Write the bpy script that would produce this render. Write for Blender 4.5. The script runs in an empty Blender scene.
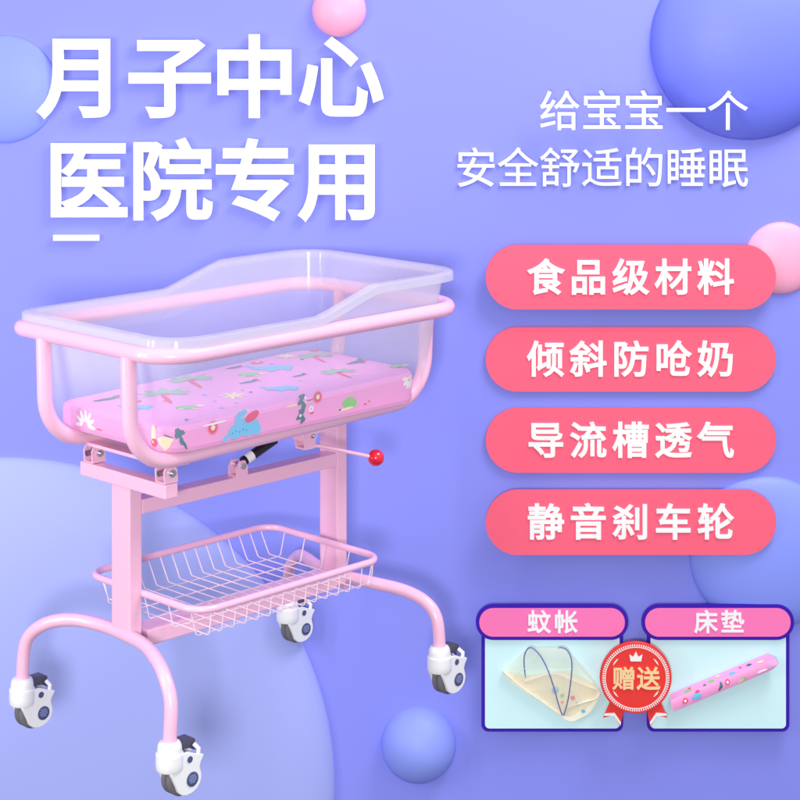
import bpy, bmesh, math, random
from mathutils import Vector, Matrix
random.seed(7)
SC = bpy.context.scene
COL = SC.collection
# ------------------------------------------------------------------ camera, world, lamps, exposure
F_PX, CAM_D, CAM_X, CAM_Z = 2016.4, 4.1549, 0.3014, 1.5597     # focal length in 800 px frame, distance, position
HORIZON = -36.7
WALL = 0.52                                                      # front face of the backdrop
cam = bpy.data.objects.new('camera', bpy.data.cameras.new('camera'))
COL.objects.link(cam)
cam.location = (CAM_X, -CAM_D, CAM_Z); cam.rotation_euler = (math.pi/2, 0, 0)
cam.data.sensor_width = 36; cam.data.lens = 36*F_PX/800
cam.data.shift_y = -(400-HORIZON)/800
cam.data.clip_start = .05; cam.data.clip_end = 200
SC.camera = cam
world = bpy.data.worlds.new("World"); SC.world = world; world.use_nodes = True
bg = world.node_tree.nodes['Background']
bg.inputs[0].default_value = (.93, .95, 1, 1); bg.inputs[1].default_value = .46
# uneven ambient added to shade the domes: bright from upper right, dark from below
_nt = world.node_tree; _tc = _nt.nodes.new('ShaderNodeTexCoord'); _vm = _nt.nodes.new('ShaderNodeVectorMath'); _vm.operation = 'DOT_PRODUCT'
_vm.inputs[1].default_value = (.30, -.10, .95); _nt.links.new(_tc.outputs['Generated'], _vm.inputs[0])
_mr = _nt.nodes.new('ShaderNodeMapRange'); _mr.inputs['From Min'].default_value = -.75; _mr.inputs['From Max'].default_value = .8; _mr.inputs['To Min'].default_value = .04; _mr.inputs['To Max'].default_value = 1.55
_nt.links.new(_vm.outputs['Value'], _mr.inputs['Value'])
_mx = _nt.nodes.new('ShaderNodeMix'); _mx.data_type = 'RGBA'; _mx.blend_type = 'MULTIPLY'; _mx.inputs[0].default_value = 1; _mx.inputs[6].default_value = (.95, .96, 1, 1)
_nt.links.new(_mr.outputs['Result'], _mx.inputs[7]); _nt.links.new(_mx.outputs[2], bg.inputs[0])
SC.view_settings.view_transform = 'Standard'; SC.view_settings.look = 'None'
SC.view_settings.exposure = 0; SC.view_settings.gamma = 1
def area(name, loc, target, sx, sy, watt, col=(1, 1, 1)):
    l = bpy.data.lights.new(name, 'AREA'); l.shape = 'RECTANGLE'; l.size = sx; l.size_y = sy; l.energy = watt; l.color = col
    o = bpy.data.objects.new(name, l); COL.objects.link(o); o.location = loc
    o.rotation_euler = (Vector(target)-Vector(loc)).to_track_quat('-Z', 'Y').to_euler()
    return o
area('softbox_key', (1.55, -.55, 2.9), (.3, .4, .6), 1.1, 1.1, 52, (1, .985, .97))
area('softbox_front', (.05, -5.0, 1.35), (.2, 0, .45), .6, .6, 138)
area('striplight_one', (-1.9, -1.0, 1.0), (.2, .1, .8), .09, 1.5, 13)
area('striplight_two', (-1.68, -1.42, 1.0), (.2, .1, .8), .09, 1.5, 13)

# ------------------------------------------------------------------ materials
def mat(name, col, rough=.5, metal=0., coat=0., noise=0., scale=30., bump=0., spec=.5):
    m = bpy.data.materials.new(name); m.use_nodes = True
    nt = m.node_tree; b = nt.nodes['Principled BSDF']
    b.inputs['Base Color'].default_value = (*col, 1); b.inputs['Roughness'].default_value = rough
    b.inputs['Metallic'].default_value = metal; b.inputs['Coat Weight'].default_value = coat
    b.inputs['Specular IOR Level'].default_value = spec
    tc = nt.nodes.new('ShaderNodeTexCoord'); n = nt.nodes.new('ShaderNodeTexNoise')
    n.inputs['Scale'].default_value = scale; n.inputs['Detail'].default_value = 4
    nt.links.new(tc.outputs['Object'], n.inputs['Vector'])
    mr = nt.nodes.new('ShaderNodeMapRange')
    mr.inputs['To Min'].default_value = max(0, rough-.06); mr.inputs['To Max'].default_value = min(1, rough+.06)
    nt.links.new(n.outputs['Fac'], mr.inputs['Value']); nt.links.new(mr.outputs['Result'], b.inputs['Roughness'])
    if noise:
        r = nt.nodes.new('ShaderNodeMix'); r.data_type = 'RGBA'
        r.inputs[6].default_value = (*[c*(1-noise) for c in col], 1); r.inputs[7].default_value = (*[min(1, c*(1+noise)) for c in col], 1)
        nt.links.new(n.outputs['Fac'], r.inputs[0]); nt.links.new(r.outputs[2], b.inputs['Base Color'])
    if bump:
        bp = nt.nodes.new('ShaderNodeBump'); bp.inputs['Strength'].default_value = bump; bp.inputs['Distance'].default_value = .002
        nt.links.new(n.outputs['Fac'], bp.inputs['Height']); nt.links.new(bp.outputs['Normal'], b.inputs['Normal'])
    return m
def sheer(name, col, fac, rough=.12, spec=.5, zlow=None):
    """thin translucent plastic or netting: part clear, part milky"""
    m = bpy.data.materials.new(name); m.use_nodes = True; nt = m.node_tree
    b = nt.nodes['Principled BSDF']; out = nt.nodes['Material Output']
    b.inputs['Base Color'].default_value = (*col, 1); b.inputs['Roughness'].default_value = rough
    b.inputs['Specular IOR Level'].default_value = spec
    tr = nt.nodes.new('ShaderNodeBsdfTransparent'); tl = nt.nodes.new('ShaderNodeBsdfTranslucent'); tl.inputs[0].default_value = (*col, 1)
    m1 = nt.nodes.new('ShaderNodeMixShader'); m1.inputs[0].default_value = .4
    nt.links.new(b.outputs[0], m1.inputs[1]); nt.links.new(tl.outputs[0], m1.inputs[2])
    m2 = nt.nodes.new('ShaderNodeMixShader')
    n = nt.nodes.new('ShaderNodeTexNoise'); n.inputs['Scale'].default_value = 6
    tc = nt.nodes.new('ShaderNodeTexCoord'); nt.links.new(tc.outputs['Object'], n.inputs['Vector'])
    mr = nt.nodes.new('ShaderNodeMapRange'); mr.inputs['To Min'].default_value = fac*.9; mr.inputs['To Max'].default_value = fac*1.1
    nt.links.new(n.outputs['Fac'], mr.inputs['Value']); nt.links.new(mr.outputs['Result'], m2.inputs[0])
    if zlow:                                                      # tub: milkiness higher up stands in for bright reflections; clearer towards its base
        sx = nt.nodes.new('ShaderNodeSeparateXYZ'); nt.links.new(tc.outputs['Object'], sx.inputs[0])
        m3 = nt.nodes.new('ShaderNodeMapRange'); m3.interpolation_type = 'SMOOTHSTEP'
        m3.inputs['From Min'].default_value = zlow[0]; m3.inputs['From Max'].default_value = zlow[1]; m3.inputs['To Min'].default_value = zlow[2]; m3.inputs['To Max'].default_value = 1
        nt.links.new(sx.outputs[2], m3.inputs['Value'])
        mu = nt.nodes.new('ShaderNodeMath'); mu.operation = 'MULTIPLY'
        nt.links.new(mr.outputs['Result'], mu.inputs[0]); nt.links.new(m3.outputs['Result'], mu.inputs[1]); nt.links.new(mu.outputs[0], m2.inputs[0])
    nt.links.new(tr.outputs[0], m2.inputs[1]); nt.links.new(m1.outputs[0], m2.inputs[2])
    nt.links.new(m2.outputs[0], out.inputs[0])
    return m
M = dict(
    wall=mat('periwinkle_paint', (.255, .282, .88), .7, noise=.015, scale=1.5, spec=.2),
    pink=mat('pink_enamel', (.955, .535, .725), .24, coat=.2, noise=.008, scale=12),
    wirepink=mat('pale_pink_coated_wire', (.97, .74, .84), .35),
    deep_pink=mat('pink_foam_cover', (.93, .36, .70), .42, noise=.04, scale=25, bump=.35, coat=.15),
    white=mat('white_letter', (.93, .93, .93), .5, spec=.2),
    wplastic=mat('white_plastic', (.88, .88, .90), .3, noise=.01),
    rubber=mat('grey_rubber', (.16, .15, .17), .6, noise=.1),
    dark=mat('dark_grey_plastic', (.06, .06, .09), .45),
    logo=mat('slate_blue_disc', (.07, .09, .22), .4),
    logotxt=mat('pale_disc_print', (.3, .34, .6), .5),
    red=mat('red_ball', (.80, .015, .04), .15, coat=.6),
    black=mat('black_cylinder', (.012, .011, .02), .3),
    steel=mat('bright_steel', (.65, .65, .70), .25, metal=1),
    coral=mat('coral_plaque', (.95, .135, .225), .6, spec=.15),
    violet=mat('violet_border', (.045, .008, .42), .55, spec=.2),
    hpink=mat('pink_header', (.97, .20, .50), .6, spec=.15),
    cyan=mat('pale_cyan_card', (.66, .94, .98), .6, spec=.15),
    lav=mat('lavender_dome', (.385, .435, .90), .55, spec=.2),
    blue=mat('blue_dome', (.17, .21, .92), .45, spec=.3),
    blue2=mat('periwinkle_dome', (.255, .325, .96), .45, spec=.3),
    blue3=mat('soft_blue_dome', (.28, .35, .96), .5, spec=.3),
    pdome=mat('pink_dome', (.97, .42, .62), .4, spec=.3),
    badge=mat('badge_red', (.86, .035, .03), .45),
    gold=mat('badge_gold', (.96, .70, .36), .45),
    cream=mat('cream_fabric', (.97, .92, .76), .8, noise=.05),
    net=sheer('cream_netting', (.97, .91, .74), .46, .8, .1),
    tub=sheer('clear_tub_plastic', (.91, .90, .93), .28, .08, .9, (.64, .80, .25)),
    tubrim=sheer('clear_tub_rim_plastic', (.84, .83, .90), .46, .1, .6),
    d_red=mat('print_red', (.85, .03, .12), .5), d_yel=mat('print_yellow', (.93, .80, .50), .5),
    d_blue=mat('print_blue', (.15, .55, .85), .5), d_dk=mat('print_teal', (.03, .16, .20), .5),
    d_grn=mat('print_green', (.22, .62, .16), .5), d_wht=mat('print_white', (.93, .92, .93), .5),
    d_sage=mat('print_sage', (.30, .52, .36), .5), d_nav=mat('print_navy', (.10, .08, .30), .5),
    hoop=mat('blue_hoop', (.12, .18, .50), .4),
)
# ------------------------------------------------------------------ mesh helpers
class MB:
    def __init__(s): s.v = []; s.f = []; s.mi = []; s.cur = 0
    def add(s, vs, fs):
        o = len(s.v); s.v += [tuple(p) for p in vs]; s.f += [[i+o for i in f] for f in fs]; s.mi += [s.cur]*len(fs)
    def box(s, a, b, bev=0):
        if bev:
            bm = bmesh.new(); bmesh.ops.create_cube(bm, size=1)
            c = [(a[i]+b[i])/2 for i in range(3)]; d = [abs(b[i]-a[i]) for i in range(3)]
            for v in bm.verts: v.co = Vector([c[i]+v.co[i]*d[i] for i in range(3)])
            bmesh.ops.bevel(bm, geom=bm.edges[:], offset=bev, segments=2, affect='EDGES', profile=.5)
            bm.verts.index_update(); s.add([v.co[:] for v in bm.verts], [[v.index for v in f.verts] for f in bm.faces]); bm.free(); return
        x0, y0, z0 = a; x1, y1, z1 = b
        s.add([(x0,y0,z0),(x1,y0,z0),(x1,y1,z0),(x0,y1,z0),(x0,y0,z1),(x1,y0,z1),(x1,y1,z1),(x0,y1,z1)],
              [[0,3,2,1],[4,5,6,7],[0,1,5,4],[1,2,6,5],[2,3,7,6],[3,0,4,7]])
    def tube(s, pts, r, n=16, closed=False):
        P = [Vector(p) for p in pts]; m = len(P)
        rs = r if isinstance(r, (list, tuple)) else [r]*m
        T = []
        for i in range(m):
            a = P[(i-1) % m] if (closed or i > 0) else P[i]; b = P[(i+1) % m] if (closed or i < m-1) else P[i]
            T.append((b-a).normalized())
        up = Vector((0, 0, 1)) if abs(T[0].z) < .9 else Vector((0, 1, 0))
        u = T[0].cross(up).normalized(); vs = []; fs = []
        for i in range(m):
            u = (u - T[i]*u.dot(T[i])).normalized(); w = T[i].cross(u)
            for k in range(n):
                a = 2*math.pi*k/n; vs.append(P[i]+(u*math.cos(a)+w*math.sin(a))*rs[i])
        for i in range(m if closed else m-1):
            j = (i+1) % m
            for k in range(n): fs.append([i*n+k, i*n+(k+1) % n, j*n+(k+1) % n, j*n+k])
        if not closed: fs.append(list(range(n))[::-1]); fs.append([(m-1)*n+k for k in range(n)])
        s.add(vs, fs)
    def prism(s, poly, y0, y1, plane='XZ'):
        """poly in X,Z extruded from y0 (front) to y1 (back)"""
        n = len(poly)
        s.add([(p[0], y0, p[1]) for p in poly]+[(p[0], y1, p[1]) for p in poly],
              [list(range(n)), list(range(n, 2*n))[::-1]]+[[i, i+n, (i+1) % n+n, (i+1) % n] for i in range(n)])
    def lathe(s, prof, c, axis=(0, 0, 1), n=32, cap=True):
        ax = Vector(axis).normalized(); up = Vector((1, 0, 0)) if abs(ax.x) < .9 else Vector((0, 1, 0))
        u = ax.cross(up).normalized(); w = ax.cross(u); C = Vector(c); vs = []; fs = []
        for r, h in prof:
            for k in range(n):
                a = 2*math.pi*k/n; vs.append(C+ax*h+(u*math.cos(a)+w*math.sin(a))*max(r, 1e-5))
        for i in range(len(prof)-1):
            for k in range(n): fs.append([i*n+k, i*n+(k+1) % n, (i+1)*n+(k+1) % n, (i+1)*n+k])
        if cap: fs.append(list(range(n))[::-1]); fs.append([(len(prof)-1)*n+k for k in range(n)])
        s.add(vs, fs)
    def build(s, name, mats, parent=None, smooth=True, dz=0., weld=False):
        me = bpy.data.meshes.new(name); me.from_pydata([(v[0], v[1], v[2]+dz) for v in s.v], [], s.f)
        for m in (mats if isinstance(mats, (list, tuple)) else [mats]): me.materials.append(m)
        me.polygons.foreach_set('material_index', s.mi)
        bm = bmesh.new(); bm.from_mesh(me)
        if weld: bmesh.ops.remove_doubles(bm, verts=bm.verts[:], dist=1e-5)
        bmesh.ops.recalc_face_normals(bm, faces=bm.faces[:])
        for f in bm.faces: f.smooth = smooth
        if smooth:
            for e in bm.edges:
                if len(e.link_faces) == 2 and e.calc_face_angle(0) > math.radians(38): e.smooth = False
        bm.to_mesh(me); bm.free(); me.update()
        o = bpy.data.objects.new(name, me); COL.objects.link(o)
        if parent: o.parent = parent
        return o
def tag(o, label=None, cat=None, group=None, kind=None):
    for k, v in (('label', label), ('category', cat), ('group', group), ('kind', kind)):
        if v: o[k] = v
    return o
def empty(name, loc=(0, 0, 0), rz=0.):
    o = bpy.data.objects.new(name, None); COL.objects.link(o); o.location = loc; o.rotation_euler = (0, 0, rz); o.empty_display_size = .05; return o
def fillet(pts, r, seg=8, closed=False):
    P = [Vector(p) for p in pts]; out = []; m = len(P)
    for i in range(m):
        if not closed and i in (0, m-1): out.append(P[i]); continue
        a = P[(i-1) % m]-P[i]; b = P[(i+1) % m]-P[i]; ri = r[i] if isinstance(r, (list, tuple)) else r
        ang = a.angle(b); t = min(ri/math.tan(ang/2), a.length*.49, b.length*.49)
        A = P[i]+a.normalized()*t; B = P[i]+b.normalized()*t; rr = t*math.tan(ang/2)
        bis = (a.normalized()+b.normalized()).normalized(); C = P[i]+bis*(rr/math.sin(ang/2))
        va = A-C; vb = B-C; th = va.angle(vb)
        for k in range(seg+1):
            f = k/seg; out.append(C+(va*math.sin((1-f)*th)+vb*math.sin(f*th))/math.sin(th) if th > 1e-4 else A)
    return out
def rr2(x0, x1, z0, z1, r, seg=8):
    out = []
    for cx, cz, a0 in ((x1-r, z1-r, 0), (x0+r, z1-r, 90), (x0+r, z0+r, 180), (x1-r, z0+r, 270)):
        for k in range(seg+1):
            a = math.radians(a0+90*k/seg); out.append((cx+r*math.cos(a), cz+r*math.sin(a)))
    return out
# ------------------------------------------------------------------ backdrop
def W(u, v, d=0.):
    """place on the backdrop: design millimetres (800 wide artwork) to a point standing d metres proud of it"""
    k = F_PX/(CAM_D+WALL-d)
    return (CAM_X+(u-400)/k, CAM_Z-(v-HORIZON)/k)
def K(d=0.): return F_PX/(CAM_D+WALL-d)
b = MB(); b.box((-3.2, WALL, -1.9), (3.8, WALL+.04, 3.0))
tag(b.build('backdrop', M['wall'], smooth=False), kind='structure')

# ------------------------------------------------------------------ domes fixed to the backdrop
def dome(name, label, u, v, r, q, m, group):
    R = r/K(0); dp = R*q; cx, cz = W(u, v, 0)
    prof = [(R, -.004)]+[(R*math.cos(a), dp*math.sin(a)) for a in [math.pi/2*i/40 for i in range(41)]]
    b = MB(); b.lathe([(p[0], p[1]) for p in prof], (0, 0, 0), (0, -1, 0), 128)
    o = b.build(name, m); o.location = (cx, WALL, cz)
    return tag(o, label, 'dome', group)
GD = 'round domes on the backdrop'
dome('wall_dome', 'huge pale lavender dome behind the lower left of the cot', 6, 786, 329, .16, M['lav'], GD)
dome('wall_dome', 'large blue dome in the top right corner, pale at its top', 747, 43, 97, .38, M['blue'], GD)
dome('wall_dome', 'medium periwinkle dome partly hidden behind the lowest coral plaque', 766, 553, 77, .25, M['blue2'], GD)
dome('wall_dome', 'soft blue dome at the left edge beside the headline', 4, 89, 54, .20, M['blue2'], GD)
dome('wall_dome', 'small soft blue dome low in the middle, below the front right caster', 418.5, 744, 37.5, .9, M['blue3'], GD)
dome('wall_dome', 'small pink dome above the last character of the headline', 339, 10, 27, .6, M['pdome'], GD)
dome('wall_dome', 'small pink dome at the right edge behind the top coral plaque', 781, 258, 36, .3, M['pdome'], GD)

# ------------------------------------------------------------------ lettering
_g = {}
def glyph(ch):
    if ch not in _g:
        c = bpy.data.curves.new('glyph', 'FONT'); c.body = ch; c.size = 1; c.resolution_u = 5
        o = bpy.data.objects.new('glyph', c); COL.objects.link(o)
        bpy.context.view_layer.update()
        dg = bpy.context.evaluated_depsgraph_get(); me = bpy.data.meshes.new_from_object(o.evaluated_get(dg))
        xs = [v.co.x for v in me.vertices]; ys = [v.co.y for v in me.vertices]
        bm = bmesh.new(); bm.from_mesh(me); bmesh.ops.remove_doubles(bm, verts=bm.verts[:], dist=1e-5); bm.verts.index_update()
        vs = [(v.co.x, v.co.y) for v in bm.verts]; fs = [[v.index for v in f.verts] for f in bm.faces]
        bd = []; nb = {}
        for e in bm.edges:
            if len(e.link_faces) != 1: continue
            a, c_ = e.verts; t = [v for v in e.link_faces[0].verts if v not in (a, c_)][0].co
            n = Vector((c_.co.y-a.co.y, a.co.x-c_.co.x))
            if n.length < 1e-7: continue
            n.normalize()
            if n.dot(Vector((t.x-a.co.x, t.y-a.co.y))) > 0: n = -n
            bd.append((a.index, c_.index, n.x, n.y))
            for v in (a, c_): nb.setdefault(v.index, []).append((n.x, n.y))
        jn = []
        for vi, ns in nb.items():
            if len(ns) != 2: continue
            n1, n2 = Vector(ns[0]), Vector(ns[1]); m = n1+n2
            if m.length < .35 or (n1-n2).length < .02: continue
            m = m.normalized()*min(1/max(.3, m.length/2), 1.9)
            jn.append((vi, ns[0], (m.x, m.y), ns[1]))
        bm.free(); bpy.data.objects.remove(o); bpy.data.curves.remove(c); bpy.data.meshes.remove(me)
        _g[ch] = (vs, fs, bd, jn)
    return _g[ch]
def put_char(mb, ch, u, v, em, wgt, d, th, squash=1.):
    """one character centred on the em box, stroke weight grown by wgt em, front face d proud, th thick"""
    vs, fs, bd, jn = glyph(ch)
    k = K(d); s = em/k*squash_fix(wgt)
    cx, cz = W(u, v, d); y = WALL-d; n = len(vs)
    T = lambda x, z: (cx+(x-.5)*s, cz+(z-.365)*s)
    P = [T(*p) for p in vs]
    mb.add([(p[0], y, p[1]) for p in P]+[(p[0], y+th, p[1]) for p in P], fs+[[a, c, c+n, a+n] for a, c, _, _ in bd])
    if not wgt: return
    q = 0
    for a, c, nx, ny in bd:                                      # each outline edge pushed out by the extra stroke weight
        q += 1; o = y+.00004+.0000012*q
        mb.prism([T(*vs[a]), T(*vs[c]), T(vs[c][0]+nx*wgt, vs[c][1]+ny*wgt), T(vs[a][0]+nx*wgt, vs[a][1]+ny*wgt)], o, y+th)
    for vi, n1, m, n2 in jn:
        q += 1; x, z = vs[vi]; o = y+.00004+.0000012*q
        mb.prism([T(x, z), T(x+n1[0]*wgt, z+n1[1]*wgt), T(x+m[0]*wgt, z+m[1]*wgt), T(x+n2[0]*wgt, z+n2[1]*wgt)], o, y+th)
def squash_fix(w): return 1/(1+1.2*w)
def line(name, label, cat, chars, us, v, em, wgt, d, th, m, group=None):
    u0 = sum(us)/len(us); x, z = W(u0, v, d)
    root = empty(name, (x, WALL, z)); tag(root, label, cat, group)
    for ch, u in zip(chars, us):
        mb = MB(); put_char(mb, ch, u, v, em, wgt, d, th)
        o = mb.build('character', m, root, smooth=False); o.matrix_parent_inverse = Matrix.Translation((-x, -WALL, -z))
        o['label'] = 'character '+ch
    return root
line('headline_lettering', 'large white bold upper headline reading 月子中心', 'lettering', '月子中心', (80, 169.5, 254.5, 341), 77.5, 89, .026, .018, .010, M['white'], 'white lettering on the backdrop')
line('headline_lettering', 'large white bold second headline row reading 医院专用', 'lettering', '医院专用', (87, 171, 255.5, 340), 181, 87, .024, .014, .010, M['white'], 'white lettering on the backdrop')
line('subtitle_lettering', 'smaller white lettering row reading 给宝宝一个 at upper right', 'lettering', '给宝宝一个', (560, 602, 644, 686, 728), 111, 42.5, .004, .080, .005, M['white'], 'white lettering on the backdrop')
line('subtitle_lettering', 'smaller white lettering row reading 安全舒适的睡眠 above the plaques', 'lettering', '安全舒适的睡眠', (476, 518, 560, 602, 644, 686, 728), 168, 42.5, .004, .007, .005, M['white'], 'white lettering on the backdrop')
x0, z1 = W(53, 235.2, .012); x1, z0 = W(99, 240.8, .012)
b = MB(); b.box((x0, WALL-.012, z0), (x1, WALL, z1)); tag(b.build('underline_bar', M['white'], smooth=False), 'short white bar under the left end of the headline', 'bar')

# ------------------------------------------------------------------ coral plaques
for (v0, v1, vt), txt, d, lab in (((245, 309.5, 277.3), '食品级材料', .034, 'top coral plaque reading 食品级材料'),
                               ((327, 391.7, 359.3), '倾斜防呛奶', .010, 'second coral plaque reading 倾斜防呛奶'),
                               ((408, 472.8, 440.5), '导流槽透气', .010, 'third coral plaque reading 导流槽透气'),
                               ((490, 555, 522.3), '静音刹车轮', .055, 'lowest coral plaque reading 静音刹车轮')):
    x0, z1 = W(485.8, v0, d); x1, z0 = W(776, v1, d); xc, zc = (x0+x1)/2, (z0+z1)/2
    root = empty('plaque', (xc, WALL, zc)); tag(root, lab, 'plaque', 'coral plaques')
    b = MB(); b.prism(rr2(x0-xc, x1-xc, z0-zc, z1-zc, (z1-z0)/2-.0005, 20), -d, -d+.005); b.box((-.2, -d+.004, -.03), (.2, 0, .03)); b.build('board', M['coral'], root)
    for i, ch in enumerate(txt):
        mb = MB(); put_char(mb, ch, 545.8+42.5*i, vt, 38.5, .022, d+.003, .0035)
        o = mb.build('character', M['white'], root, smooth=False); o.matrix_parent_inverse = Matrix.Translation((-xc, -WALL, -zc)); o['label'] = 'character '+ch

# ------------------------------------------------------------------ gift panels
def panel(u0, u1, v0, v1, h0, h1, w0, w1, chars, cus, lab):
    d = .030
    x0, z1 = W(u0, v0, d); x1, z0 = W(u1, v1, d); xc = (x0+x1)/2
    root = empty('gift_panel', (xc, WALL, z0)); tag(root, lab, 'panel', 'gift panels')
    t = 3.5/K(d); b = MB()
    def put(mb, name, m, par=root):
        o = mb.build(name, m, par, smooth=False); return o
    L = lambda pts: [(p[0]-xc, p[1]-z0) for p in pts]
    b.prism(L(rr2(x0, x1, z0, z1, .016, 8)), -d, -d+.006); b.box((-.10, -d+.005, .05), (.10, 0, .2)); put(b, 'border', M['violet'])
    b = MB(); b.prism(L(rr2(x0+t, x1-t, z0+t, z1-t, .010, 8)), -d-.0015, -d+.002); put(b, 'card', M['cyan'])
    hx0, hz1 = W(h0, w0, d+.008); hx1, hz0 = W(h1, w1, d+.008)
    b = MB(); b.prism(L(rr2(hx0, hx1, hz0, hz1, (hz1-hz0)/2-.0005, 16)), -d-.008, -d-.003)
    h = put(b, 'header', M['violet'])
    b = MB(); b.prism(L(rr2(hx0+t, hx1-t, hz0+t, hz1-t, (hz1-hz0)/2-t-.0005, 16)), -d-.0095, -d-.006); put(b, 'header_face', M['hpink'], h)
    for ch, u in zip(chars, cus):
        mb = MB(); put_char(mb, ch, u, (w0+w1)/2, 24.5, .02, d+.012, .003)
        o = mb.build('character', M['white'], h, smooth=False); o.matrix_parent_inverse = Matrix.Translation((-xc, -WALL, -z0)); o['label'] = 'character '+ch
panel(481.5, 623, 610, 731.7, 475.8, 628.3, 604.5, 640, '蚊帐', (539, 566), 'violet framed pale card headed 蚊帐 showing the mosquito net')
panel(647, 789.3, 610, 731.7, 641.5, 794, 604.5, 640, '床垫', (706, 732.5), 'violet framed pale card headed 床垫 showing the small mattress')

# ---- little mosquito net on the left card
def smoothp(p, n=4):
    out = []
    for i in range(len(p)-1):
        a = p[max(i-1, 0)]; b_ = p[i]; c = p[i+1]; e = p[min(i+2, len(p)-1)]
        for k in range(n):
            t = k/n; out.append(.5*((2*b_)+(c-a)*t+(2*a-5*b_+4*c-e)*t*t+(3*b_-a-3*c+e)*t**3))
    return out+[p[-1]]
GD2 = .0178
def WP(u, v, d): d += GD2; x, z = W(u, v, d); return Vector((x, WALL-d, z))
def q4(u, v): return 480+u/5.714, 620+v/5.714
nx, nz = W(553, 712, .0)
net = empty('mosquito_net', (nx, WALL-.014, nz)); tag(net, 'small cream folding mosquito net with two blue hoops on the left card', 'mosquito net')
def nput(mb, name, m, smooth=True):
    o = mb.build(name, m, net, smooth); o.matrix_parent_inverse = Matrix.Translation((-nx, -(WALL-.014), -nz)); return o
def n3(pts, d): return [WP(*q4(*p), d) for p in pts]
b = MB()                                                          # padded floor, a thick slab standing off the card
base = [(130, 290), (165, 345), (260, 415), (330, 450), (400, 500), (470, 558), (525, 580), (575, 560), (630, 525), (682, 440), (676, 395), (600, 340), (500, 300), (400, 300), (260, 315)]
base = [tuple(p)[:2] for p in smoothp([Vector((p[0], p[1], 0)) for p in base]+[Vector((130, 290, 0))], 4)][:-1]
fr = n3(base, .024); bk = n3(base, .0142)
n = len(base)
b.add(fr+bk, [list(range(n)), list(range(n, 2*n))[::-1]]+[[i, i+n, (i+1) % n+n, (i+1) % n] for i in range(n)]); nput(b, 'padded_floor', M['cream'])
hoopA = [(470, 545), (445, 470), (420, 380), (385, 280), (345, 205), (300, 160), (270, 168), (252, 215), (255, 290), (262, 330)]
hoopB = [(478, 545), (500, 470), (515, 380), (525, 280), (520, 215), (495, 170), (462, 158), (445, 162)]
dA = [.030, .036, .044, .052, .056, .056, .05, .042, .034, .028]
dB = [.030, .036, .044, .052, .056, .054, .05, .046]
pa = [WP(*q4(*p), d) for p, d in zip(hoopA, dA)]; pb = [WP(*q4(*p), d) for p, d in zip(hoopB, dB)]
b = MB(); b.tube(smoothp(pa), .0014, 8); nput(b, 'hoop', M['hoop']); b = MB(); b.tube(smoothp(pb), .0014, 8); nput(b, 'hoop', M['hoop'])
# netting: gores stretched from floor edge to hoops
left = [WP(*q4(*p), .023) for p in [(470, 558), (400, 503), (330, 452), (265, 418), (200, 365), (165, 345), (130, 290), (180, 250), (225, 205), (262, 175)]]
right = [WP(*q4(*p), .023) for p in [(485, 560), (530, 580), (575, 552), (620, 530), (655, 480), (682, 430), (660, 360), (600, 275), (545, 225), (500, 170)]]
def resample(p, n):
    L = [0]
    for i in range(len(p)-1): L.append(L[-1]+(p[i+1]-p[i]).length)
    out = []
    for k in range(n):
        t = L[-1]*k/(n-1); i = max(j for j in range(len(p)) if L[j] <= t+1e-9); i = min(i, len(p)-2)
        out.append(p[i].lerp(p[i+1], (t-L[i])/max(L[i+1]-L[i], 1e-9)))
    return out
def skin(mb, A, B, n=24, m=6, sag=.0):
    A = resample(smoothp(A), n); B = resample(smoothp(B), n); vs = []
    for j in range(m+1):
        for i in range(n):
            p = A[i].lerp(B[i], j/m); p.y += sag*math.sin(math.pi*j/m); vs.append(p+Vector((0, random.uniform(-.0006, .0006), 0)))
    mb.add(vs, [[j*n+i, j*n+i+1, (j+1)*n+i+1, (j+1)*n+i] for j in range(m) for i in range(n-1)])
top = [pa[5], WP(*q4(360, 160), .054), WP(*q4(420, 162), .054), pb[6]]
b = MB(); skin(b, left, pa[:6], sag=.003); skin(b, pa[:6], pb[:7], sag=.002); skin(b, pb[:7], right, sag=.003); nput(b, 'netting', M['net'])
for P_, Q_ in ((left[3], pa[2]), (left[5], pa[4]), (pa[3], pb[3]), (pb[2], right[3]), (pb[4], right[6])):
    b = MB(); b.tube([P_.lerp(Q_, i/6)-Vector((0, .0006+.002*math.sin(math.pi*i/6), 0)) for i in range(7)], .0005, 6); nput(b, 'seam', M['cream'])
for pts in ([(260, 352), (340, 325), (430, 308), (540, 350), (680, 402)], [(500, 500), (590, 470), (660, 450), (685, 425)], [(130, 290), (240, 385), (360, 470), (470, 552)]):
    b = MB(); b.tube(smoothp([WP(*q4(*p), .026) for p in pts]), .0022, 8); nput(b, 'piping', M['cream'])
for (u, v, r, m) in ((470, 432, 14, 'd_grn'), (530, 445, 16, 'd_red'), (430, 400, 26, 'd_blue'), (590, 520, 14, 'd_blue'), (555, 480, 14, 'd_blue'), (470, 470, 9, 'd_red')):
    b = MB(); p = WP(*q4(u, v), .0250); b.lathe([(r*.8/5.714/431, 0), (r*.6/5.714/431, .0012)], p, (0, -1, 0), 12); nput(b, 'printed_spot', M[m])

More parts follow.
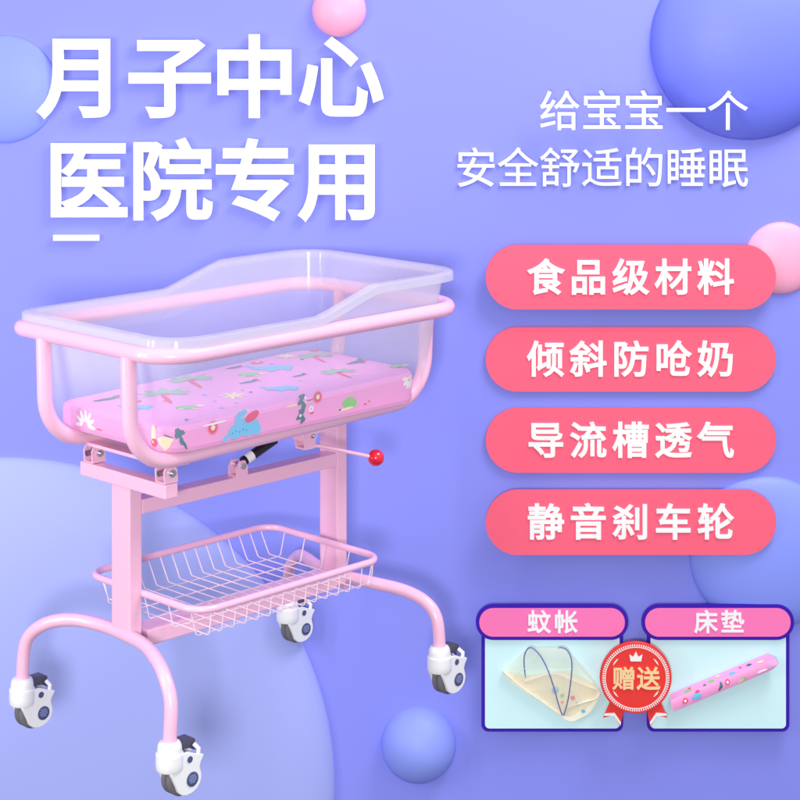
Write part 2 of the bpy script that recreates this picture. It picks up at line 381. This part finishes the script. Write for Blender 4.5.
# ---- small mattress on the right card (a printed pink foam bar, seen askew)
def q6(u, v): return 650+u/5.333, 620+v/5.333
mx, mz = W(700, 700, 0)
sm = empty('small_mattress', (mx, WALL-.014, mz)); tag(sm, 'small pink patterned crib mattress lying slanted on the right card', 'mattress')
def sput(mb, name, mm, smooth=True):
    o = mb.build(name, mm, sm, smooth); o.matrix_parent_inverse = Matrix.Translation((-mx, -(WALL-.014), -mz)); return o
b = MB()
sec = []                                                          # cross-sections along the bar: top-back, ridge, front, bottom
ends = (((108, 395), (110, 428), (114, 462), (130, 488)), ((625, 178), (672, 205), (684, 238), (650, 266)))
N = 12; vs = []
for i in range(N+1):
    t = i/N; ring = []
    for (p, q), d in zip(zip(*ends), (.018, .040, .044, .041)):
        e = .0
        ring.append(WP(*q6(p[0]+(q[0]-p[0])*t, p[1]+(q[1]-p[1])*t), d))
    ring.append(WP(*q6(128+(640-128)*t, 470+(250-470)*t), .0142)); ring.append(WP(*q6(112+(615-112)*t, 410+(190-410)*t), .0142))
    vs += ring
b.add(vs, [[i*6+k, i*6+(k+1) % 6, (i+1)*6+(k+1) % 6, (i+1)*6+k] for i in range(N) for k in range(6)]+[[0, 1, 2, 3, 4, 5], [N*6+k for k in (5, 4, 3, 2, 1, 0)]])
E0, E1 = ends; DD = (.018, .040, .044, .041)
def mface(t, f, face, lift):
    r = []
    if face == 1: pr2, f = ((1, 2), f*2) if f < .5 else ((2, 3), f*2-1)
    else: pr2 = (0, 1)
    for k in pr2:
        p, q = E0[k], E1[k]; r.append(WP(*q6(p[0]+(q[0]-p[0])*t, p[1]+(q[1]-p[1])*t), DD[k]))
    p = r[0].lerp(r[1], f); p.y -= lift; return p
b2 = b
for (c, t, f, face, rt, rf) in ((1, .13, .45, 1, .025, .22), (2, .13, .45, 1, .012, .11), (3, .24, .45, 1, .042, .30), (1, .25, .12, 1, .022, .12), (4, .47, .35, 1, .012, .30), (4, .455, .6, 1, .010, .2), (1, .53, .28, 1, .022, .22), (2, .53, .28, 1, .011, .11), (5, .66, .65, 1, .032, .16), (6, .68, .5, 1, .02, .15), (2, .85, .5, 1, .05, .10), (3, .93, .4, 1, .01, .1),
                                (6, .17, .55, 0, .04, .2), (1, .19, .3, 0, .015, .12), (3, .60, .6, 0, .03, .22), (6, .40, .5, 0, .03, .2), (4, .33, .7, 0, .015, .12), (4, .78, .4, 0, .025, .14), (5, .88, .6, 0, .03, .14), (1, .70, .3, 0, .012, .12), (5, .48, .2, 0, .02, .12)):
    b.cur = c; lift = .0014+.0004*(c % 3)+(.001 if (rt, rf) in ((.012, .11), (.011, .11)) else 0)
    vs = [mface(t, f, face, lift)]+[mface(t+rt*math.cos(a)*(1+.15*math.sin(3*a)), f+rf*math.sin(a), face, lift) for a in [2*math.pi*i/14 for i in range(14)]]
    b.add(vs, [[0, i+1, (i+1) % 14+1] for i in range(14)])
o = sput(b, 'foam_block', [M[k] for k in ('deep_pink', 'd_red', 'd_wht', 'd_blue', 'd_dk', 'd_yel', 'd_grn')])

# ---- red award badge between the cards
bu, bv_, R = 635.8, 677.8, 35.8
d0 = .075
bx, bz = W(bu, bv_, d0); kk = 1/K(d0)
bd = empty('award_badge', (bx, WALL, bz)); tag(bd, 'round red rosette badge reading 赠送 with a white crown between the two cards', 'badge')
def circ(r, n=96, r2=None): return [((r if (r2 is None or i % 2 == 0) else r2)*kk*math.cos(2*math.pi*i/n), (r if (r2 is None or i % 2 == 0) else r2)*kk*math.sin(2*math.pi*i/n)) for i in range(n)]
b = MB(); b.lathe([(R*kk, .066), (R*kk, d0-.001), (R*kk-.001, d0)], (0, 0, 0), (0, -1, 0), 96); b.build('disc', M['badge'], bd)
b = MB()
for i in range(90):
    a = 2*math.pi*i/90; c, s_ = math.cos(a), math.sin(a); w = .55*kk
    r0, r1 = 31.4*kk, 33.6*kk
    b.prism([(r0*c-w*s_, r0*s_+w*c), (r1*c-w*s_, r1*s_+w*c), (r1*c+w*s_, r1*s_-w*c), (r0*c+w*s_, r0*s_-w*c)], -d0-.0012, -d0+.002)
for i in range(128):
    a, a2 = 2*math.pi*i/128, 2*math.pi*(i+1)/128; r0, r1 = 30.2*kk, 31.0*kk
    b.add([(r*math.cos(t), -d0-.0009, r*math.sin(t)) for r, t in ((r0, a), (r1, a), (r1, a2), (r0, a2))], [[0, 1, 2, 3]])
b.build('beaded_ring', M['white'], bd, smooth=False)
b = MB(); b.prism([(x*kk, z*kk) for x, z in ((-5.3, 16.6), (5.3, 16.6), (6.6, 23.5), (2.6, 21), (0, 26.5), (-2.6, 21), (-6.6, 23.5))], -d0-.0015, -d0+.002); b.build('crown', M['white'], bd, smooth=False)
b = MB()
for a0 in (38, 142, 218, 322):
    pts = []
    for sgn in (1, -1):
        rng = range(9) if sgn == 1 else range(8, -1, -1)
        for k in rng:
            a = math.radians(a0-9+18*k/8); r = 26+sgn*.55*math.sin(math.pi*k/8)+sgn*.1; pts.append((r*kk*math.cos(a), r*kk*math.sin(a)))
    b = MB(); b.prism(pts, -d0-.0012, -d0+.002); b.build('arc_mark', M['cream'], bd, smooth=False)
for ch, u in (('赠', 624), ('送', 648.5)):
    mb = MB(); put_char(mb, ch, u, 679, 24.5, .018, d0+.003, .004); o = mb.build('character', M['gold'], bd, smooth=False)
    o.matrix_parent_inverse = Matrix.Translation((-bx, -WALL, -bz)); o['label'] = 'character '+ch
def q5(u, v): return 590+u/7.278, 630+v/7.278
for sgn in (1, -1):
    f = lambda u, v: ((lambda p: ((p[0]-bu)*kk*sgn, -(p[1]-bv_)*kk))(q5(u, v)))
    b = MB(); b.prism([f(*p) for p in ((190, 500), (255, 560), (240, 640), (222, 715), (180, 630), (100, 650), (125, 590), (150, 535))], -d0+.009, -.0625)
    rb = b.build('ribbon', M['badge'], bd, smooth=False)
    b = MB(); b.prism([f(*p) for p in ((104, 632), (110, 618), (182, 612), (228, 682), (224, 704), (180, 634))], -d0+.0068, -d0+.010); b.build('ribbon_trim', M['white'], rb, smooth=False)

# ==================================================================== the hospital bassinet
YAW = .790917
DZ = .05
cot = empty('hospital_bassinet', (0, 0, 0), YAW)
tag(cot, 'pink tubular hospital bassinet on four white casters with a clear tub and wire basket', 'bassinet')
def part(mb, name, m, parent=cot, smooth=True, weld=False): return mb.build(name, m, parent, smooth, DZ, weld)
# upper ring and cradle tubes
b = MB(); b.tube(fillet([(-.416, -.232, .782), (.388, -.232, .784), (.388, .252, .784), (-.416, .252, .782)], [.085, .085, .085, .040], 12, True), .0152, 20, True)
part(b, 'rim_tube', M['pink'])
for y in (-.122, .148):
    b = MB(); b.tube(fillet([(-.418, y, .775), (-.412, y, .562), (.378, y, .577), (.388, y, .775)], .095, 14), .0152, 20)
    part(b, 'cradle_tube', M['pink'])
b = MB(); b.box((-.320, -.122, .547), (-.270, .148, .554), .001); part(b, 'cross_plate', M['pink'], smooth=False)
b = MB(); b.box((.05, -.122, .550), (.12, .148, .556), .001); part(b, 'cross_plate', M['pink'], smooth=False)
# hinge brackets on the crossbar
for y in (-.086, .143):
    b = MB()
    for dy in (-.013, .013):
        b.prism([(-.313, .511), (-.281, .511), (-.283, .535), (-.290, .548), (-.306, .548), (-.315, .535)], y+dy-.0018, y+dy+.0018)
    b.prism([(-.313, .511), (-.281, .511), (-.281, .5135), (-.313, .5135)], y-.013, y+.013)
    h = part(b, 'hinge_bracket', M['pink'], smooth=False)
    b = MB(); b.lathe([(.0075, -.019), (.0075, .019)], (-.297, y, .530), (0, 1, 0), 12); b.lathe([(.004, -.024), (.004, .024)], (-.297, y, .530), (0, 1, 0), 12)
    b.lathe([(.006, -.020), (.006, .006)], (-.297, y, .530), (1, 0, 0), 12)
    part(b, 'bolt', M['steel'], h)
# frame
b = MB(); b.box((-.314, -.103, .482), (-.283, .170, .510), .0025); part(b, 'crossbar', M['pink'], smooth=False)
b = MB(); b.box((-.304, .021, .186), (-.273, .080, .4815), .003); part(b, 'column', M['pink'], smooth=False)
b = MB(); b.box((.257, .021, .165), (.287, .077, .545), .003); part(b, 'column', M['pink'], smooth=False)
b = MB(); b.box((-.2725, .0215, .423), (.2565, .060, .452), .0025); part(b, 'upper_beam', M['pink'], smooth=False)
b = MB(); b.box((-.262, .018, .160), (.2565, .078, .192), .003); b.box((.2875, .030, .150), (.300, .070, .185), .001); part(b, 'lower_beam', M['pink'], smooth=False)
# arched legs
XS, YS0, YS1 = .364, -.178, .298
pl = [(-.364, YS0, .052), (-.358, YS0+.004, .125), (-.352, -.148, .165), (-.333, -.100, .180), (-.308, -.03, .186), (-.296, .05, .186), (-.298, .12, .188), (-.320, .19, .188), (-.348, .245, .172), (-.361, .288, .130), (-.364, YS1, .052)]
pr_ = [(.364, YS0-.004, .058), (.362, YS0+.002, .115), (.356, -.150, .146), (.340, -.100, .164), (.312, -.03, .172), (.290, .05, .176), (.296, .12, .178), (.318, .19, .180), (.346, .245, .165), (.360, .288, .125), (.364, YS1, .052)]
for pts in (pl, pr_):
    b = MB(); b.tube(smoothp([Vector(p) for p in pts], 6), .0132, 20); part(b, 'arched_leg', M['pink'])
# casters
def caster():
    root = empty('caster')
    b = MB()
    b.lathe([(.0, .0585), (.0150, .0585), (.0195, .0575), (.0222, .053), (.0232, .046), (.0236, .038), (.0262, .0365)], (0, 0, 0), (0, 0, 1), 28)
    hs = b.build('collar', M['wplastic'], root)
    # housing: solid outlined in side view, broad in front
    out = [(-.0135, .0352), (.012, .0352), (.028, .036), (.046, .028), (.062, .0235), (.066, .021), (.0585, .0105), (.0555, .002), (.059, -.010), (.060, -.018), (.057, -.029), (.050, -.037), (.038, -.043), (.024, -.0445),
           (.012, -.041), (.003, -.033), (-.001, -.022), (-.006, -.012), (-.0105, -.003), (-.0135, .002)]
    P = []
    o2 = [Vector((x, 0, z)) for x, z in out]
    for i in range(len(o2)):
        a, c = o2[i], o2[(i+1) % len(o2)]
        P.append((a.x, a.z))
    b = MB(); n = len(P)
    for ya, yb in ((-.0215, -.0145), (.0145, .0215)):
        b.prism(P, ya, yb)
    b.box((-.020, -.0150, .006), (.020, .0150, .0338), .002)
    b.box((.0, -.0150, .010), (.046, .0150, .027), .002)
    hb = b.build('housing', M['wplastic'], root)
    bvm = hb.modifiers.new('bevel', 'BEVEL'); bvm.width = .003; bvm.segments = 3; bvm.limit_method = 'ANGLE'
    b = MB(); b.lathe([(.018, .004), (.0245, .0055), (.0262, .009), (.0265, .020), (.0262, .0345), (.0245, .0362)], (0, 0, 0), (0, 0, 1), 32); b.build('swivel_head', M['wplastic'], root)
    for yy in (-.0218, .0218):
        s_ = -1 if yy < 0 else 1
        b = MB(); b.lathe([(.0138, 0), (.0138, .001), (.0128, .0016)], (.037, yy, -.017), (0, s_, 0), 28); dd = b.build('hub_disc', M['logo'], root)
        b = MB(); b.lathe([(.0062, 0), (.0062, .001)], (.031, yy, .0215), (0, s_, 0), 18); b.build('pivot_cap', M['logo'], root)
        if yy < 0:
            b = MB()
            for zz, w in ((-.011, .014), (-.015, .018), (-.019, .018), (-.023, .012)):
                for k in range(5):
                    xa = .037-w/2+w*k/5; b.box((xa, yy-.0022, zz), (xa+w/5*.7, yy-.0010, zz+.0022))
            b.build('disc_print', M['logotxt'], dd, smooth=False)
    for yc in (-.0078, .0078):
        b = MB(); R = .0335; w = .0062
        prof = [(.012, -w), (R-.010, -w), (R-.003, -w*.95), (R, -w*.55), (R, w*.55), (R-.003, w*.95), (R-.010, w), (.012, w)]
        b.lathe(prof, (.020+.002, yc, -.013), (0, 1, 0), 40)
        b.build('wheel', M['rubber'], root)
    # brake pedal
    b = MB(); b.box((.026, -.004, .034), (.060, .030, .049), .003)
    p1 = b.build('brake_pedal', M['dark'], root); 
    b = MB(); b.tube([(.048, .016, .040), (.068, .022, .026), (.082, .026, .016)], [.006, .005, .003], 10); b.box((.055, .010, .0), (.074, .026, .008), .002); b.build('brake_lever', M['dark'], p1)
    b = MB(); b.tube([(.054, -.017, .022), (.056, -.017, .034), (.054, -.006, .040)], .0045, 10); b.build('pedal_link', M['wplastic'], p1)
    return root
def copy_tree(o, parent):
    c = o.copy(); COL.objects.link(c); c.parent = parent
    for ch in list(o.children): copy_tree(ch, c)
    return c
c0 = caster()
for i, (x, y, z) in enumerate(((-.364, YS0, 0), (-.364, YS1, 0), (.364, YS0-.004, .004), (.364, YS1, 0))):
    c = c0 if i == 0 else copy_tree(c0, cot)
    c.parent = cot; c.location = (x, y, z+DZ-.0035); c.rotation_euler = (0, 0, (0, -.02, .03, .0)[i])
    c['label'] = ('front left white caster', 'rear left white caster', 'front right white caster', 'rear right white caster under the basket')[i]
# wire basket
X0, X1, Y0, Y1, ZR, ZB = -.272, .224, -.153, .203, .268, .214
b = MB(); b.tube(fillet([(X0, Y0, ZR), (X1, Y0, ZR), (X1, Y1, ZR), (X0, Y1, ZR)], .045, 10, True), .0072, 14, True)
bk = part(b, 'storage_basket', M['pink'])
wr = .0013; nW = 15
for i in range(nW):
    x = X0+.030+(X1-X0-.060)*i/(nW-1)
    b = MB(); b.tube(fillet([(x, Y0, ZR-.004), (x, Y0+.006, ZB+.0028), (x, Y1-.032, ZB+.0028), (x, Y1-.004, ZR-.004)], .008, 4), wr, 6); part(b, 'wire', M['wirepink'], bk)
for j, y in enumerate((-.125, -.055, .02, .085, .15)):
    b = MB(); b.tube(fillet([(X0+.003, y, ZR-.004), (X0+.016, y, ZB), (X1-.016, y, ZB), (X1-.003, y, ZR-.004)], .008, 4), wr, 6); part(b, 'wire', M['wirepink'], bk)
# gas spring with bracket, tilt lever
yb = .032
b = MB()
for dy in (-.012, .012): b.prism([(-.030, .4525), (.000, .4525), (.0, .470), (-.008, .484), (-.022, .484), (-.030, .470)], yb+dy-.0018, yb+dy+.0018)
b.box((-.030, yb-.012, .4522), (0, yb+.012, .455)); sb = part(b, 'spring_bracket', M['pink'], smooth=False)
b = MB(); b.lathe([(.0065, -.018), (.0065, .018)], (-.014, yb, .473), (0, 1, 0), 14); part(b, 'bolt', M['steel'], sb)
A, B, Cc = Vector((-.014, yb, .473)), Vector((.077, .022, .512)), Vector((.112, .016, .526))
b = MB(); u = (B-A).normalized(); b.tube([A+u*.012, B], .0105, 20); gs = part(b, 'gas_spring', M['black'])
b = MB(); b.tube([B, Cc], .004, 12); part(b, 'piston_rod', M['dark'], gs)
b = MB(); b.tube([A+u*.020, A+u*.038], .0108, 20); part(b, 'paper_label', M['d_wht'], gs)
b = MB(); b.prism([(.068, .553), (.118, .553), (.108, .522), (.104, .505), (.078, .505), (.074, .525)], -.072, -.069); b.prism([(.068, .553), (.118, .553), (.108, .522), (.104, .505), (.078, .505), (.074, .525)], -.045, -.042)
b.box((.0775, -.070, .505), (.1045, -.044, .509)); b.box((.069, -.070, .525), (.073, -.044, .551)); lb = part(b, 'lever_bracket', M['pink'], smooth=False)
b = MB(); b.lathe([(.006, 0), (.006, .002), (.0035, .002), (.0035, .0005)], (.098, -.0722, .532), (0, -1, 0), 16); part(b, 'bolt', M['steel'], lb)
b = MB(); b.tube([(.088, -.058, .512), (.120, -.075, .507), (.230, -.12, .472)], [.0042, .0042, .0040], 12); lv = part(b, 'tilt_lever', M['pink'])
b = MB(); b.lathe([(.0175*math.sin(math.pi*i/24), -.0175*math.cos(math.pi*i/24)) for i in range(25)], (.234, -.1215, .471), (1, -.4, -.3), 28, cap=False); part(b, 'ball_knob', M['red'], lv, weld=True)

# ---- clear tub
def sstep(a, b_, x): t = min(1, max(0, (x-a)/(b_-a))); return t*t*(3-2*t)*.15+t*.85
def ztop(x): return .814+.047*sstep(-.035, .125, x)
def ring_pts(x0, x1, y0, y1, r, seg=10, side=44, r2=None):
    out = []
    q2 = r if r2 is None else r2
    cs = ((x1-r, y1-r, 0, r), (x0+q2, y1-q2, 90, q2), (x0+r, y0+r, 180, r), (x1-r, y0+r, 270, r))
    for q, (cx, cy, a0, r) in enumerate(cs):
        for k in range(seg+1):
            a = math.radians(a0+90*k/seg); out.append((cx+r*math.cos(a), cy+r*math.sin(a)))
        nx_, ny_, na, nr = cs[(q+1) % 4]; a = math.radians(na); e = (nx_+nr*math.cos(a), ny_+nr*math.sin(a)); s0 = out[-1]
        for k in range(1, side): out.append((s0[0]+(e[0]-s0[0])*k/side, s0[1]+(e[1]-s0[1])*k/side))
    return out
bt = (-.355, .358, -.166, .217); tp = (-.393, .378, -.222, .240)
def rect_at(t, grow): return tuple(a+(b_-a)*t+g for a, b_, g in zip(bt, tp, (-grow, grow, -grow, grow)))
levels = []
def lv_(rect, r, zf): levels.append([(p[0], p[1], zf(p[0])) for p in ring_pts(*rect, r, r2=r*.5)])
zb = .5725
lv_((-.30, .31, -.14, .16), .05, lambda x: zb)
lv_((bt[0]+.012, bt[1]-.012, bt[2]+.012, bt[3]-.012), .06, lambda x: zb)
lv_((bt[0]+.003, bt[1]-.003, bt[2]+.003, bt[3]-.003), .06, lambda x: zb+.005)
lv_(bt, .062, lambda x: zb+.014)
for t in (.22, .5, .75): lv_(rect_at(t, 0), .062+.01*t, lambda x, t=t: zb+.014+(ztop(x)-.006-zb-.014)*t)
lv_(rect_at(1, 0), .072, lambda x: ztop(x)-.005)
lv_(rect_at(1, .016), .086, lambda x: ztop(x)-.0045)
lv_(rect_at(1, .0175), .087, lambda x: ztop(x)-.018)
lv_(rect_at(1, .020), .089, lambda x: ztop(x)-.018)
lv_(rect_at(1, .0198), .089, lambda x: ztop(x)-.003)
lv_(rect_at(1, .016), .086, lambda x: ztop(x))
lv_(rect_at(1, .0), .072, lambda x: ztop(x))
lv_(rect_at(1, -.003), .070, lambda x: ztop(x)-.003)
for t in (.75, .5, .22, .04): lv_(rect_at(t, -.003), .058+.01*t, lambda x, t=t: zb+.014+(ztop(x)-.006-zb-.014)*t)
lv_((bt[0]+.014, bt[1]-.014, bt[2]+.014, bt[3]-.014), .056, lambda x: zb+.004)
lv_((-.30, .31, -.14, .16), .05, lambda x: zb+.004)
b = MB(); n = len(levels[0])
for i in range(len(levels)-1):
    b.cur = 1 if 6 <= i <= 12 else 0
    b.add(levels[i]+levels[i+1], [[k, (k+1) % n, n+(k+1) % n, n+k] for k in range(n)])
b.cur = 0; b.add(levels[0], [list(range(n))[::-1]]); b.add(levels[-1], [list(range(n))])
part(b, 'clear_tub', [M['tub'], M['tubrim']], weld=True)

# ---- mattress in the tub (a thing of its own)
matt = empty('crib_mattress', (0, 0, DZ+.585), YAW)
tag(matt, 'pink foam mattress printed with flowers and animals lying inside the clear tub', 'mattress')
mx0, mx1, my0, my1, mr = -.342, .345, -.154, .207, .062
mz0 = .5765
def mzt(x): return .637+.022*x
b = MB(); L = []
for g, rr, zf in ((.012, .052, lambda x: mz0), (.002, .060, lambda x: mz0+.004), (0, .062, lambda x: mz0+.012), (0, .062, lambda x: (mz0+mzt(x))/2), (0, .062, lambda x: mzt(x)-.010), (.002, .060, lambda x: mzt(x)-.004), (.006, .057, lambda x: mzt(x)-.001), (.012, .053, mzt), (.06, .03, lambda x: mzt(x)+.0015)):
    L.append([(p[0], p[1], zf(p[0])) for p in ring_pts(mx0+g, mx1-g, my0+g, my1-g, rr, 10, 20, r2=max(.012, rr*.42))])
n = len(L[0])
for i in range(len(L)-1): b.add(L[i]+L[i+1], [[k, (k+1) % n, n+(k+1) % n, n+k] for k in range(n)])
b.add(L[0], [list(range(n))[::-1]]); b.add(L[-1], [list(range(n))])
# printed pattern: thin coloured shapes on the cover, part of the same mesh
PM = ['deep_pink', 'd_red', 'd_yel', 'd_blue', 'd_dk', 'd_grn', 'd_wht', 'd_sage', 'd_nav']
def side_pt(s, z, o):
    """s runs along the front from the left corner's tangent; negative s rounds the corner onto the left end"""
    q = mr*math.pi/2
    F = mx1-mx0-2*mr
    if s > F: a = min((s-F)/mr, math.pi/2); return (mx1-mr+(mr+o)*math.sin(a), my0+mr-(mr+o)*math.cos(a), z)
    if s >= 0: return (mx0+mr+s, my0-o, z)
    if s > -q:
        a = -s/mr; return (mx0+mr-(mr+o)*math.sin(a), my0+mr-(mr+o)*math.cos(a), z)
    return (mx0-o, my0+mr+(-s-q), z)
def top_pt(x, y, o): return (x, y, mzt(x)+.0015+o)
lay = [0]
def blob(fn, c, a0, b0, ra, rb, rot=0., n=16, wob=0., o=.0005, petals=0, cut=None):
    lay[0] = (lay[0]+1) % 7; o += lay[0]*.00005
    b.cur = c; pts = []
    for i in range(n):
        t = 2*math.pi*i/n; k = 1+wob*math.sin(3*t+a0*90)+(.38 if (petals and i % 2) else 0)*-1
        u_, v_ = ra*k*math.cos(t), rb*k*math.sin(t)
        pts.append((a0+u_*math.cos(rot)-v_*math.sin(rot), b0+u_*math.sin(rot)+v_*math.cos(rot)))
    vs = [fn(a0, b0, o)]+[fn(p[0], p[1], o) for p in pts]
    b.add(vs, [[0, i+1, (i+1) % n+1] for i in range(n)])
def fl(fn, a, c, r, squash=1., col=1, mid=2):
    blob(fn, col, a, c, r, r*squash, n=32, petals=16, o=.0005); blob(fn, mid, a, c, r*.34, r*.34*squash, o=.0010)
def S(x): return x-(mx0+mr)
SP = side_pt; TP = top_pt
Zf = lambda z: z
fl(SP, S(-.239), .617, .0155)
# elephant
blob(SP, 3, S(-.152), .606, .030, .019); blob(SP, 3, S(-.183), .600, .017, .014); blob(SP, 3, S(-.176), .619, .0085, .018, -.25); blob(SP, 3, S(-.165), .632, .013, .006, .3)
blob(SP, 3, S(-.205), .592, .012, .005, .5); blob(SP, 3, S(-.128), .596, .012, .011); blob(SP, 1, S(-.140), .623, .019, .009, .35, o=.0011)
for i in range(5): blob(SP, 4, S(-.190+.009*i), .598+.003*(i % 2), .0016, .0012, n=8, o=.0012)
blob(SP, 2, S(-.160), .636, .014, .0025, .1)
# vine, flowers, little animals along the front
for i, (dx, z) in enumerate(((0, .643), (-.004, .633), (.004, .624), (.0, .614), (-.007, .604), (.002, .597))): blob(SP, 4, S(-.007+dx), z-.002, .0085, .0062, (i % 3)*.6, 10, .25); 
blob(SP, 6, S(-.012), .604, .003, .003, o=.0012); blob(SP, 6, S(.002), .638, .003, .003, o=.0012)
fl(SP, S(.036), .634, .0145); blob(SP, 4, S(.014), .631, .010, .001, .0)
fl(SP, S(.018), .613, .008, 1, 6, 0); blob(SP, 1, S(.020), .604, .006, .0022)
blob(SP, 5, S(.124), .609, .019, .0115); blob(SP, 5, S(.136), .606, .010, .009); blob(SP, 2, S(.115), .5975, .022, .0026, .05); blob(SP, 4, S(.098), .598, .004, .002); blob(SP, 1, S(.170), .599, .004, .0018); blob(SP, 1, S(.182), .603, .003, .0015)
for i in range(7):
    a = math.radians(180+30*i); blob(SP, 6, S(.304)+.015*math.cos(a), .633+.016*math.sin(a), .0095, .0042, a, 12)
blob(SP, 2, S(.304), .634, .009, .005, o=.0011)
blob(SP, 2, S(-.02), .6275+.0, .03, .0020, .03); blob(SP, 6, S(-.235), .6245, .03, .0022, .02)
# round the left corner and on the left end
blob(SP, 4, -.036, .617, .010, .009, .5, 10, .3); blob(SP, 4, -.031, .603, .004, .011, .3, 10, .2); blob(SP, 4, -.024, .593, .0025, .009, .4)
blob(SP, 2, -.062, .600, .015, .013, .3, 10, .25); blob(SP, 8, -.056, .611, .010, .0015, -.3)
blob(SP, 2, -.088, .613, .006, .018); blob(SP, 1, -.086, .597, .008, .008)
QL = mr*math.pi/2
for i in range(7):
    a = math.radians(-8+32.5*i); blob(SP, 6, -QL-.205+.020*math.cos(a), .597+.017*math.sin(a), .013, .0042, a, 12)
blob(SP, 1, -QL-.160, .594, .010, .0014)
# top
def stamp(parts, x, y, k, rot):
    for (c, dx, dy, ra, rb, r) in parts:
        blob(TP, c, x+k*(dx*math.cos(rot)-dy*math.sin(rot)), y+k*(dx*math.sin(rot)+dy*math.cos(rot)), ra*k, rb*k, r+rot, 16, .06)
ELE = ((3, 0, 0, .030, .020, 0), (3, -.03, .004, .017, .016, 0), (3, -.045, .022, .006, .018, .4), (3, -.016, -.02, .007, .012, 0), (3, .016, -.02, .007, .012, 0), (1, -.012, .010, .013, .010, .3), (4, -.036, .008, .003, .003, 0))
PALM = ((1, .0, -.02, .004, .034, .15),)+tuple((7, .020*math.cos(a), .018+.016*math.sin(a), .020, .0065, a) for a in (.1, .8, 1.6, 2.4, 3.1, -.5, 3.7))+((1, .004, .010, .005, .005, 0),)
TURT = ((5, 0, 0, .020, .015, 0), (7, 0, 0, .012, .009, 0), (2, .024, .003, .008, .006, 0), (2, -.012, -.014, .006, .004, .5), (2, .012, -.014, .006, .004, -.5))
BIRD = ((4, 0, 0, .016, .007, .4), (4, .012, .012, .012, .005, 1.1), (8, -.014, -.006, .009, .004, .2), (1, .018, .004, .005, .003, 0))
SUN = tuple((2, .016*math.cos(a), .016*math.sin(a), .011, .004, a) for a in [math.pi*i/4 for i in range(8)])+((2, 0, 0, .010, .010, 0),)
for P_, x, y, k, r in ((PALM, -.055, .130, 1.25, -.5), (PALM, -.175, .070, 1.35, -.6), (ELE, .150, .095, 1.15, -.5), (PALM, .275, .105, 1.05, -.5), (SUN, -.085, -.035, 1.1, 0), (TURT, .065, .090, 1.15, -.6), (BIRD, .30, .005, 1.3, -.3),
                       (BIRD, -.27, .135, 1.3, -.6), (ELE, .03, -.065, .9, -.5), (PALM, .20, -.05, 1.0, -.4), (SUN, .24, .165, .9, 0), (TURT, -.21, -.04, 1.1, -.6), (BIRD, .02, .035, 1.1, -.5), (TURT, .33, -.09, .8, -.5), (BIRD, .13, .0, .9, -.4), (ELE, -.27, .03, .8, -.6), (BIRD, .09, .165, .9, -.6)):
    stamp(P_, x, y, k, r)
for k in range(16):
    blob(TP, random.choice((1, 5, 2, 8, 3)), random.uniform(-.29, .31), random.uniform(-.12, .17), random.uniform(.003, .006), random.uniform(.003, .005), random.uniform(0, 3), 10, .2)
fl(TP, .155, .165, .017); fl(TP, .325, .165, .012, 1, 1, 0); fl(TP, -.245, .075, .013, 1, 1, 0)
mo = b.build('foam_pad', [M[k] for k in PM], matt, True, 0)
mo.location = (0, 0, -.585)
